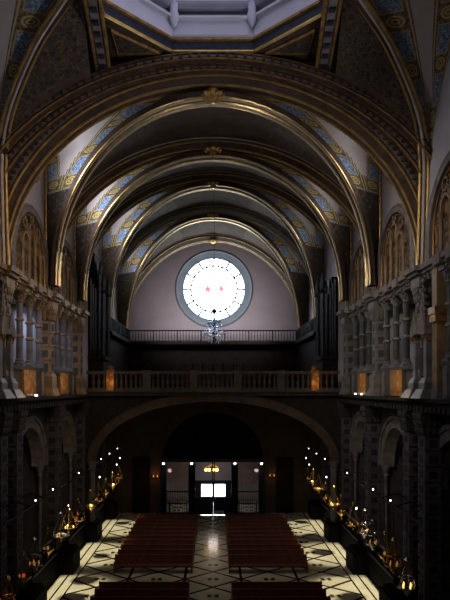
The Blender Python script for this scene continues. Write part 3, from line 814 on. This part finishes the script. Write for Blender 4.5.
for i in range(16):
    x = -8.4 + i*1.12
    t = thing('choir_stall', 'dark carved choir stall, %s from the left under the rear loft' % (ORD[i] if i < 14 else ('fifteenth', 'sixteenth')[i-14]), 'choir stall', (x, 64.0, 12), 'choir stalls') 
    MB().box(x-.5, x+.5, 63.6, 64.35, 12, 12.5).build('seat', M['dark_wood'], t, False)
    mb = MB(); mb.box(x-.5, x+.5, 64.2, 64.38, 12.5, 15.0); mb.sweep(arch_path('y', 64.15, x, .34, .34, 14.4, 12.9, 10), rect(0, .1, -.05, .06)); mb.build('backrest', M['dark_wood'], t, False)
    for q in (-.52, .52): MB().box(x+q-.04, x+q+.04, 63.5, 64.38, 12, 13.2).build('armrest', M['dark_wood'], t, False)
# organ cases
for s, side in ((-1, 'left'), (1, 'right')):
    t = thing('organ_case', 'tall dark organ case with pinnacles on the %s side of the choir' % side, 'organ', (s*9.7, 49.6, 12.0), 'organ cases')
    MB().box(s*9.15, s*10.45, 48.7, 51.0, 12.0, 14.6).box(s*9.0, s*10.45, 48.55, 51.1, 14.6, 14.9).box(s*9.9, s*10.45, 48.7, 51., 14.9, 21.5 + (2.0 if s < 0 else 0)).build('case', M['dark_wood'], t, False)
    for i in range(7):
        y = 48.85 + i*.32; h = 5.2 + 1.3*sin(pi*i/6) + (1.6 if s < 0 else 0)
        MB().lathe([(.04,0),(.13,.6),(.13,h),(.1,h)], (s*9.55, y, 14.9), 8).build('pipe', M['pipe'], t)
    for i in range(3):
        MB().lathe([(.04,0),(.13,.6),(.13,5.6+.4*i),(.1,5.6+.4*i)], (s*(9.85+.2*i-.05), 48.62, 14.9), 8).build('pipe', M['pipe'], t)
    for y in (48.7, 50.9):
        MB().lathe([(.2,0),(.2,5.2),(.3,5.3),(.16,5.5),(.22,5.9),(.03,7.2)], (s*9.15, y, 14.9), 8).build('pinnacle', M['pipe'], t)

# chandelier ------------------------------------------------------------
zc = RIBS[2]['zc'] + RIBS[2]['b']; cx, cy, cz = .1, 46.65, CZ+3.6
t = thing('chandelier', 'crystal chandelier hanging on a long cord before the round window', 'chandelier', (cx, cy, cz))
MB().tube([(cx, cy, cz+2.7), (cx, cy, zc-.7)], .012, 5).build('cord', M['iron'], t)
MB().lathe([(.03,2.75),(.16,2.68),(.22,2.55),(.1,2.4),(.05,2.3),(.06,1.6),(.16,1.4),(.08,1.2),(.2,.8),(.1,.5),(.16,.2),(.02,0)], (cx, cy, cz), 10).build('stem', M['steel'], t)
for lev, (R_, z_, n_) in enumerate(((.78, .75, 10), (.5, 1.5, 6))):
    for i in range(n_):
        a = 2*pi*i/n_; c_, s_ = cos(a), sin(a)
        ar = MB().tube([(cx+c_*R_*f, cy+s_*R_*f, cz+z_-.25*sin(pi*f)+.05) for f in (.1,.3,.5,.7,.85,1)], .025, 5).build('arm', M['silver'], t)
        MB().lathe([(.09,0),(.1,.05),(.03,.07),(.03,.25),(.01,.3)], (cx+c_*R_, cy+s_*R_, cz+z_+.05), 6).build('candle', M['crystal'], ar)
mb = MB()
random.seed(3)
for i in range(170):
    f = random.random(); z = f*1.9; R_ = (.85*sin(pi*min(1, .15+f*.8))**.7)*random.uniform(.5, 1); a = random.uniform(0, 2*pi); q = random.uniform(.035, .065)
    x, y = cx+R_*cos(a), cy+R_*sin(a)
    mb.add([(x+q,y,cz+z),(x-q,y,cz+z),(x,y+q,cz+z),(x,y-q,cz+z),(x,y,cz+z+1.7*q),(x,y,cz+z-1.7*q)], [(0,2,4),(2,1,4),(1,3,4),(3,0,4),(2,0,5),(1,2,5),(3,1,5),(0,3,5)])
d = mb.build('crystal_drops', [M['crystal']], t, False); d['kind'] = 'stuff'

# ------------------------------------------------------------------ narthex wall, entrance screen
YN = 57.
mb = MB(); arch_wall(mb, 'y', YN, YN+.8, -11.05, 11.05, 0, 11.6, 0.0, 4.9, 4.6, 5.2, 30)
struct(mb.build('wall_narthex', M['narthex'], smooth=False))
struct(MB().box(-4.98, 4.9, 56.15, 62.6, 5.3, 5.5).build('ceiling_vestibule', M['dark_wood'], smooth=False))
struct(MB().box(-6, 6, 58.4, 58.8, 5.5, 11.6).build('wall_arch_recess', M['dark_wood'], smooth=False))
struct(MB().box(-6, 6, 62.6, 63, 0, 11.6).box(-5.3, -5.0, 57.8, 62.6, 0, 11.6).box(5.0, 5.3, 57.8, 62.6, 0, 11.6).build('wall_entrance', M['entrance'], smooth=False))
for i, xc in enumerate((-7.0, 7.0)):
    d = bpy.data.objects.new('door_%d' % (i+1), None); COL.objects.link(d); d.location = (xc, 56.95, 0); d['_base'] = (xc, 56.95, 0); struct(d)
    MB().box(xc-.72, xc+.72, 56.85, 57.0, 0, 5.2).build('door_panel', M['dark_wood'], d, False)
    MB().box(xc-.85, xc-.72, 56.78, 57.0, 0, 5.3).box(xc+.72, xc+.85, 56.78, 57.0, 0, 5.3).box(xc-.85, xc+.85, 56.78, 57.0, 5.2, 5.4).build('door_frame', M['dark_wood'], d, False)
t = thing('entrance_screen', 'dark metal and glass entrance screen with lit corner posts under the arch', 'screen', (0, 56, 0))
YS = 56.; XP = [-4.75, -2.05, 2.1, 4.65]
for x in XP:
    for q in (-.22, .22):
        MB().cbox(x+q, YS, 0, .16, .2, 4.9).build('post', M['steel'], t, False)
    MB().box(x-.2, x+.2, YS-.06, YS+.06, 0, 4.9).build('post_panel', M['steel'], t, False)
    bl = MB().lathe([(.05,0),(.11,.06),(.11,.15),(.03,.2)], (x, YS-.12, 4.85), 8).build('lamp_bulb', M['bulb'], t)
MB().box(-4.97, 4.87, YS-.08, YS+.08, 5.1, 5.3).build('top_rail', M['steel'], t, False)
for a, b in ((XP[0], XP[1]), (XP[2], XP[3])):
    MB().box(a+.3, b-.3, YS-.05, YS+.05, 2.2, 2.32).box(a+.3, b-.3, YS-.05, YS+.05, .1, .25).build('middle_rail', M['steel'], t, False)
    MB().box(a+.3, b-.3, YS-.012, YS+.012, .25, 5.1).build('glass_pane', M['glass'], t, False)
    for i in range(9):
        x = a+.42 + (b-a-.84)*i/8
        MB().tube([(x, YS-.06, .25), (x, YS-.06, 2.9 + .2*(i % 2))], .022, 5).build('bar', M['steel'], t)
for x0_, x1_ in ((-1.8, .0), (.06, 1.86)):
    lf = MB().box(x0_, x0_+.1, YS-.05, YS+.05, .05, 5.1).box(x1_-.1, x1_, YS-.05, YS+.05, .05, 5.1).box(x0_, x1_, YS-.05, YS+.05, 1.62, 1.72).box(x0_, x1_, YS-.05, YS+.05, .05, .25).build('door_leaf', M['steel'], t, False)
    MB().box(x0_+.1, x1_-.1, YS-.012, YS+.012, 1.72, 5.1).build('pane', M['glass'], lf, False)
    MB().box(x0_+.1, x1_-.1, YS-.03, YS+.03, .25, 1.62).build('lower_panel', mat('deep_blue_door_panel', (.03,.04,.09), .3, .2, .2, 2, .05), lf, False)
    hx = x1_-.18 if x0_ < -1 else x0_+.18
    MB().tube([(hx, YS-.1, 1.5), (hx, YS-.1, 2.3)], .03, 6).build('handle', M['silver'], lf)
# street door behind with two bright panes
d = bpy.data.objects.new('door_3', None); COL.objects.link(d); d.location = (.06, 62.4, 0); d['_base'] = (.06, 62.4, 0); struct(d)
k = 62.3/583
MB().box(-1.9, 2.0, 62.42, 62.6, 0, 2.3).build('door_panel', M['dark_wood'], d, False)
MB().box(-1.9, 2.0, 62.45, 62.6, 2.3, 5.28).build('glare_panel', M['plaster'], d, False)  # pale upper door panel; glare of the bright panes put into its colour
for a, b in ((201.5, 212), (214.5, 225)):
    MB().box((a-213)*k, (b-213)*k, 62.36, 62.41, CZ-(496.5-388)*k, CZ-(484.5-388)*k).build('bright_pane', M['day_pane'], d, False)
t = thing('pendant_lamp', 'pendant with glowing yellow globes seen through the entrance doors', 'lamp', (-.1, 58.6, 4.0))
MB().tube([(-.1, 58.6, 4.45), (-.1, 58.6, 5.3)], .03, 5).tube([(-.75, 58.6, 4.25), (-.1, 58.6, 4.5), (.55, 58.6, 4.25)], .04, 5).build('stem', M['brass'], t)
for q in (-.6, -.28, .2, .5): MB().lathe([(.04,0),(.13,.06),(.16,.16),(.11,.28),(.03,.32)], (-.1+q, 58.6, 3.82), 10).build('globe', M['yellow_bulb'], t)
for i, x in enumerate((-3.4, 3.4)):
    t = thing('leaflet_table', 'low table with pale leaflets behind the %s glass panel' % ('left', 'right')[i], 'table', (x, 56.9, 0), 'leaflet tables')
    MB().box(x-.95, x+.95, 56.35, 57.3, .98, 1.05).build('tabletop', M['dark_wood'], t, False)
    for qx in (-.85, .85):
        for qy in (56.45, 57.2): MB().cbox(x+qx, qy, 0, .07, .07, .98).build('leg', M['dark_wood'], t, False)
    for q in range(4):
        tag(MB().box(x-.8+q*.42, x-.46+q*.42, 56.5, 56.95, 1.05, 1.12).build('leaflet_stack', M['paper'], None, False), 'stack of pale leaflets, %s from left on the %s table' % (ORD[q], ('left', 'right')[i]), 'leaflets', 'leaflet stacks')
for i, (x, z) in enumerate(((-5.6, 3.5), (5.75, 3.6))):
    t = thing('wall_sconce', 'small wall sconce with %s beside the %s dark door' % (('two warm candle bulbs', 'a dim orange glow')[i], ('left', 'right')[i]), 'sconce', (x, 56.9, z))
    MB().lathe([(.18,0),(.2,.05),(.04,.08)], (x, 56.93, z-.1), 8).tube([(x-.2, 56.75, z), (x, 56.9, z-.12), (x+.2, 56.75, z)], .025, 5).build('bracket', M['brass'], t)
    for q in (-.2, .2): MB().lathe([(.04,0),(.07,.12),(.01,.26)], (x+q, 56.75, z), 8).build('bulb', M['warm_bulb'], t)
# notice stand in the aisle
t = thing('notice_stand', 'small white notice board on a dark stand in the central aisle', 'notice stand', (.5, 52.6, 0))
MB().lathe([(.22,0),(.22,.05),(.03,.08),(.03,.95)], (.5, 52.6, 0), 10).build('stand', M['iron'], t)
v = [(.15,52.4,.92),(.95,52.4,.92),(.95,52.66,1.12),(.15,52.66,1.12)]
MB().add(v + [(x, y+.02, z-.04) for x, y, z in v], [(0,1,2,3),(7,6,5,4),(0,4,5,1),(1,5,6,2),(2,6,7,3),(3,7,4,0)]).build('board', M['paper'], t, False)

# ------------------------------------------------------------------ pews
def pew(label, group, loc, w=5.2):
    t = thing('church_pew', label, 'pew', (0,0,0), group)
    h = w/2
    MB().box(-h+.06, h-.06, -.5, .0, .42, .48).build('seat', M['wood'], t, False)
    v = [(-h+.06,0,.45),(h-.06,0,.45),(h-.06,.14,1.0),(-h+.06,.14,1.0)]
    mb = MB().add(v + [(x, y+.05, z) for x, y, z in v], [(0,1,2,3),(7,6,5,4),(0,4,5,1),(1,5,6,2),(2,6,7,3),(3,7,4,0)])
    mb.box(-h+.03, h-.03, .11, .24, .97, 1.03)
    mb.build('backrest', M['wood'], t, False)
    prof = [(-.55,0),(-.55,.5),(-.5,.66),(-.35,.7),(-.05,.68),(.06,1.02),(.16,1.1),(.28,1.06),(.26,.6),(.26,0)]
    for q in (-h, h-.07):
        n = len(prof); v = [(q, y, z) for y, z in prof] + [(q+.07, y, z) for y, z in prof]
        MB().add(v, [tuple(range(n)), tuple(reversed(range(n, 2*n)))] + [(i, (i+1)%n, n+(i+1)%n, n+i) for i in range(n)]).build('end_panel', M['wood'], t, False)
    MB().box(-h+.07, h-.07, .22, .32, .16, .24).box(-h+.07, h-.07, .2, .34, .24, .28).build('kneeler', M['dark_wood'], t, False)
    t.location = loc
    return t
first = None
rows_back = [38.9 + 1.26*i for i in range(11)]; rows_front = [33.4, 32.2, 31.0, 29.8]
for s, side in ((-1, 'left'), (1, 'right')):
    x = -3.95 if s < 0 else 3.66
    for i, y in enumerate(rows_back):
        lb = 'dark red wooden pew, %s row behind the cross aisle on the %s' % (ORD[i], side)
        if first is None: first = pew(lb, 'pews behind the cross aisle', (x, y, 0))
        else: dup(first, (x, y, 0), lb)
    for i, y in enumerate(rows_front):
        dup(first, (x, y, 0), 'dark red wooden pew, %s row in front of the cross aisle on the %s' % (ORD[i], side), 'pews in front of the cross aisle')

# ------------------------------------------------------------------ votive lamps along both sides
ZR = 6.35
for s, side in ((-1, 'left'), (1, 'right')):
    t = thing('lamp_rail', 'long thin iron rail carrying the hanging lamps along the %s side' % side, 'rail', (s*8.95, 42, ZR), 'lamp rails')
    MB().tube([(s*8.95, 25, ZR), (s*8.95, 56.8, ZR)], .035, 6).build('rail_bar', M['iron'], t)
    for Y in YA + [28.7]:
        MB().tube([(s*8.95, Y, ZR), (s*9.7, Y, ZR+.25), (s*10.25, Y, ZR)], .04, 6).tube([(s*8.95, Y, ZR), (s*9.6, Y, ZR-.45), (s*10.25, Y, ZR-.6)], .03, 6).build('bracket', M['iron'], t)
def lamp(kind, s, Y, z, label, group, cup='flame', metal='brass', sc=1.):
    x = s*8.95; z += .1
    t = thing('votive_lamp', label, 'hanging lamp', (x, Y, z), group)
    mt = M[metal]
    if kind == 0:       # bowl on three chains
        MB().lathe([(.02,-.42),(.07,-.36),(.03,-.3),(.1,-.22),(.26,-.05),(.36,.06),(.38,.12),(.34,.12),(.24,.0),(.08,-.12)], (x, Y, z), 14).build('bowl', mt, t)
        H = 1.15
        for i in range(3):
            a = 2*pi*i/3+.5; MB().tube([(x+.36*cos(a), Y+.36*sin(a), z+.1), (x+.05*cos(a), Y+.05*sin(a), z+H)], .028, 5).build('chain', mt, t)
        MB().lathe([(.12,H-.02),(.1,H+.06),(.03,H+.14)], (x, Y, z), 8).build('crown', mt, t)
        MB().lathe([(.04,.04),(.065,.09),(.07,.17),(.04,.22)], (x, Y, z), 10).build('glass_cup', M[cup], t)
    elif kind == 1:     # flat boat-shaped lamp
        MB().lathe([(.02,-.3),(.09,-.2),(.05,-.14),(.3,-.06),(.5,.04),(.52,.09),(.46,.06),(.1,-.04)], (x, Y, z), 16).build('bowl', mt, t)
        H = 1.3
        for i in range(4):
            a = pi/2*i+.3; MB().tube([(x+.48*cos(a), Y+.48*sin(a), z+.08), (x+.05*cos(a), Y+.05*sin(a), z+H)], .03, 5).build('chain', mt, t)
        MB().lathe([(.1,H),(.12,H+.08),(.02,H+.2)], (x, Y, z), 8).build('crown', mt, t)
        for i in range(3):
            a = 2*pi*i/3; MB().lathe([(.03,.03),(.05,.08),(.03,.17)], (x+.28*cos(a), Y+.28*sin(a), z), 8).build('glass_cup', M[cup], t)
    else:               # lantern with two rings and a cage
        H = 1.25
        mb = MB(); mb.ring((x, Y, z), .4, .05, 'z', 18); mb.ring((x, Y, z+.5), .3, .05, 'z', 18); mb.lathe([(.03,-.4),(.1,-.3),(.2,-.1),(.4,-.02),(.3,.0)], (x, Y, z), 14)
        mb.build('cage_rings', mt, t)
        for i in range(6):
            a = 2*pi*i/6; MB().tube([(x+.4*cos(a), Y+.4*sin(a), z), (x+.3*cos(a), Y+.3*sin(a), z+.5), (x+.08*cos(a), Y+.08*sin(a), z+H)], .03, 5).build('cage_bar', mt, t)
        MB().lathe([(.14,H-.05),(.16,H+.02),(.03,H+.16)], (x, Y, z), 8).build('crown', mt, t)
        for i in range(4):
            a = 2*pi*i/4+.4; MB().lathe([(.03,.02),(.045,.08),(.02,.2)], (x+.22*cos(a), Y+.22*sin(a), z), 8).build('glass_cup', M[cup], t)
        H = 1.3
    MB().tube([(x, Y, z+H), (x, Y, ZR)], .018, 5).build('hanging_rod', M['iron'], t)
    return t
kn = ['bowl-shaped hanging lamp on three chains', 'wide dish-shaped hanging lamp on four chains', 'ringed lantern-shaped hanging lamp']
LL = [(25.4, 2.55, 2, 'flame', 'brass'), (27.6, 3.1, 0, 'red_cup', 'brass'), (29.2, 3.25, 2, 'warm_bulb', 'silver'), (31.6, 3.3, 0, 'warm_bulb', 'brass'), (34.3, 3.35, 1, 'warm_bulb', 'silver'), (36.2, 3.4, 1, 'flame', 'brass'), (38.6, 3.35, 1, 'warm_bulb', 'brass'), (42.6, 3.4, 0, 'flame', 'brass'), (45.4, 3.35, 1, 'warm_bulb', 'brass'), (48.6, 3.4, 0, 'warm_bulb', 'brass'), (52, 3.35, 0, 'flame', 'brass'), (55.2, 3.5, 2, 'warm_bulb', 'brass')]
LR = [(26.9, 2.9, 2, 'flame', 'silver'), (28.9, 3.3, 2, 'warm_bulb', 'brass'), (30.4, 3.35, 0, 'warm_bulb', 'brass'), (32.6, 3.4, 2, 'warm_bulb', 'silver'), (34.4, 3.6, 2, 'warm_bulb', 'silver'), (37.2, 3.35, 1, 'warm_bulb', 'brass'), (40.6, 3.4, 0, 'warm_bulb', 'brass'), (43.2, 3.4, 1, 'flame', 'brass'), (46.2, 3.4, 0, 'warm_bulb', 'brass'), (49.2, 3.5, 1, 'warm_bulb', 'brass'), (52.2, 3.6, 0, 'flame', 'brass'), (55, 3.5, 0, 'warm_bulb', 'brass')]
for s, side, LS in ((-1, 'left', LL), (1, 'right', LR)):
    for i, (Y, z, k, cup, mt) in enumerate(LS):
        ex = ' with a red cup' if cup == 'red_cup' else ''
        lamp(k, s, Y, z, '%s %s%s, %s from front, %s side' % ({'brass':'gilt','silver':'silver'}[mt], kn[k], ex, ORD[i], side), 'hanging votive lamps', cup, mt)
    for i, (Y, z) in enumerate(((29.4, 6.45), (32.6, 6.45), (38.9, 6.45), (46.6, 6.45), (50.4, 6.45), (54.6, 6.45))):
        t = thing('bracket_light', 'small white light on the %s lamp rail, %s from the front' % (side, ORD[i]), 'light', (s*8.95, Y, z), 'lights on the lamp rails')
        MB().lathe([(.05,-.08),(.1,0),(.04,.04)], (s*8.95, Y, z), 8).build('holder', M['iron'], t)
        MB().lathe([(.015,.02),(.04,.05),(.04,.1),(.015,.13)], (s*8.95, Y, z), 8).build('bulb', M['bulb'], t)
    for i, (Y, z) in enumerate(((46.0, 5.1), (54.2, 5.0), (36.4, 4.6), (56.0, 5.4))):
        t = thing('candle_light', 'tiny hanging light between the lamps, %s from the front on the %s' % (ORD[(1, 2, 0, 3)[i]], side), 'light', (s*8.95, Y, z), 'tiny lights below the rails')
        MB().tube([(s*8.95, Y, z+.2), (s*8.95, Y, ZR)], .015, 5).build('wire', M['iron'], t)
        MB().lathe([(.02,0),(.05,.05),(.05,.1),(.02,.15)], (s*8.95, Y, z), 8).build('bulb', M['bulb'], t)
# little floodlights on the gallery ledge
for s, side in ((-1, 'left'), (1, 'right')):
    for i, Y in enumerate((33.8, 37.6) if s < 0 else (40.2, 41.9)):
        t = thing('floodlight', 'small bright floodlight on the %s gallery ledge, %s from the front' % (side, ORD[i]), 'floodlight', (s*10.2, Y, ZG), 'gallery floodlights')
        MB().box(s*10.08, s*10.32, Y-.14, Y+.14, ZG, ZG+.12).build('housing', M['iron'], t, False)
        MB().box(s*10.12, s*10.28, Y-.17, Y-.14, ZG+.03, ZG+.13).build('lens', M['bulb'], t, False)

# ------------------------------------------------------------------ lights
def area(name, loc, tgt, sx, sy, power, col, spread=pi):
    l = bpy.data.lights.new(name, 'AREA'); l.shape = 'RECTANGLE'; l.size = sx; l.size_y = sy; l.energy = power; l.color = col; l.spread = spread
    o = bpy.data.objects.new(name, l); COL.objects.link(o); o.location = loc
    o.rotation_euler = (Vector(tgt) - Vector(loc)).to_track_quat('-Z', 'Y').to_euler(); return o
def point(name, loc, power, col, r=.1):
    l = bpy.data.lights.new(name, 'POINT'); l.energy = power; l.color = col; l.shadow_soft_size = r
    o = bpy.data.objects.new(name, l); COL.objects.link(o); o.location = loc; return o
W = bpy.data.worlds.new('world'); SC.world = W; W.use_nodes = True
W.node_tree.nodes['Background'].inputs[0].default_value = (.55, .55, .7, 1); W.node_tree.nodes['Background'].inputs[1].default_value = .004
area('dome_daylight', (0, OC.y, OZ+7.2), (0, OC.y, 0), 8, 8, 200, (.82, .84, 1.0))
# daylight from the high side windows of each bay
for k, ym in enumerate((35, 43, 51, 60)):
    area('left_clerestory', (-10.2, ym-1.0, 24.6), (9, ym+3.5, 27.5), 1.2, 2.2, (170, 230, 230, 130)[k], (.86, .9, 1.0))
    area('right_clerestory', (10.2, ym-1.0, 24.6), (-9, ym+3.5, 27.5), 1.2, 2.2, (75, 70, 60, 35)[k], (.90, .88, .92))
# unseen spots at the arch crowns stand in for chapel windows lighting the floor margin
def spot(name, loc, tgt, size, power, col, blend=.35, r=.3):
    l = bpy.data.lights.new(name, 'SPOT'); l.energy = power; l.color = col; l.spot_size = size; l.spot_blend = blend; l.shadow_soft_size = r
    o = bpy.data.objects.new(name, l); COL.objects.link(o); o.location = loc
    o.rotation_euler = (Vector(tgt) - Vector(loc)).to_track_quat('-Z', 'Y').to_euler(); return o
for s in (-1, 1):
    for y in (35, 43, 51, 58.2):
        spot('chapel_light', (s*10.2, y, 9.2), (s*8.9, y-.1, 0), radians(42), 4200, (1, .94, .74), .5)
for y in (32.6, 34.8, 40.4, 42.6):
    area('left_gallery_daylight', (-12.2, y, 17.2), (-13.4, y+.2, 14.3), .6, 1.4, 40, (.6, .72, 1.0))
for y in (33, 35.5, 42, 44):
    area('right_gallery_daylight', (12.2, y, 17.2), (13.4, y, 14.5), .6, 1.4, 5, (.8, .8, .8))
for s in (-1, 1):
    for Y in (33.0, 40.7): point('gallery_flood', (s*9.4, Y-.3, 12.6), 20, (1, .72, .40))
    point('balcony_flood', (s*8.15, 45.7, 12.6), 9, (1, .58, .24))
    point('crossing_flood', (s*9.4, 25.8, 15.2), 5 if s > 0 else .6, (1, .6, .3))
area('viewer_fill', (0, 2, 16), (0, 40, 20), 8, 5, 170, (1, .84, .72))  # unseen fill added above the viewer to brighten faces turned this way
area('nave_fill', (0, 43, 17.0), (0, 43, 0), 3, 10, 75, (1, .85, .6), radians(70))  # unseen overhead fill added to brighten pews and aisle; no pendants hang here
point('vestibule_lamp', (0, 58.8, 3.6), 100, (1, .84, .72), .4)
area('outdoor_glow', (.06, 62.2, 2.0), (.06, 50, 0), 2.4, 1.4, 2, (.6, .75, 1.0))
for x in (-5.6, 5.75): point('sconce_light', (x, 56.4, 3.7), 7 if x < 0 else 4, (1, .5, .2))
for s in (-1, 1): point('narthex_light', (s*4.2, 55.4, 4.2), 9, (1, .72, .5), .2)
for s in (-1, 1):
    area('gallery_fill', (-s*4, 20, 27), (s*10.4, 37, 15.0), 2.5, 2.5, 230 if s > 0 else 190, (1, .9, .82) if s > 0 else (1, .74, .5), radians(60))  # unseen fill added below the dome to brighten the gallery fronts
    area('rear_wall_fill', (s*5.5, 57.5, 19), (-s*1, 67, 20.5), 2.5, 1.0, 210, (1, .90, .92), radians(120))  # unseen fill added inside the choir to brighten the rear wall; no window there
point('chandelier_fill', (cx, cy-.3, cz+1.0), 16, (.85, .9, 1.0), .3)  # fill light added at the unlit chandelier to brighten its crystals
for s in (-1, 1): area('crossing_fill', (s*10.4, 22.5, 19.5), (-s*9.5, 27.5, 26.5), 1.5, 1.5, 300 if s > 0 else 110, (.9, .9, 1), radians(100))  # unseen fill added to brighten the opposite crossing vault cell; no window there
SC.view_settings.view_transform = 'Standard'; SC.view_settings.look = 'None'; SC.view_settings.exposure = .3; SC.view_settings.gamma = .82
for o in list(bpy.data.objects):
    if '_base' in o: del o['_base']
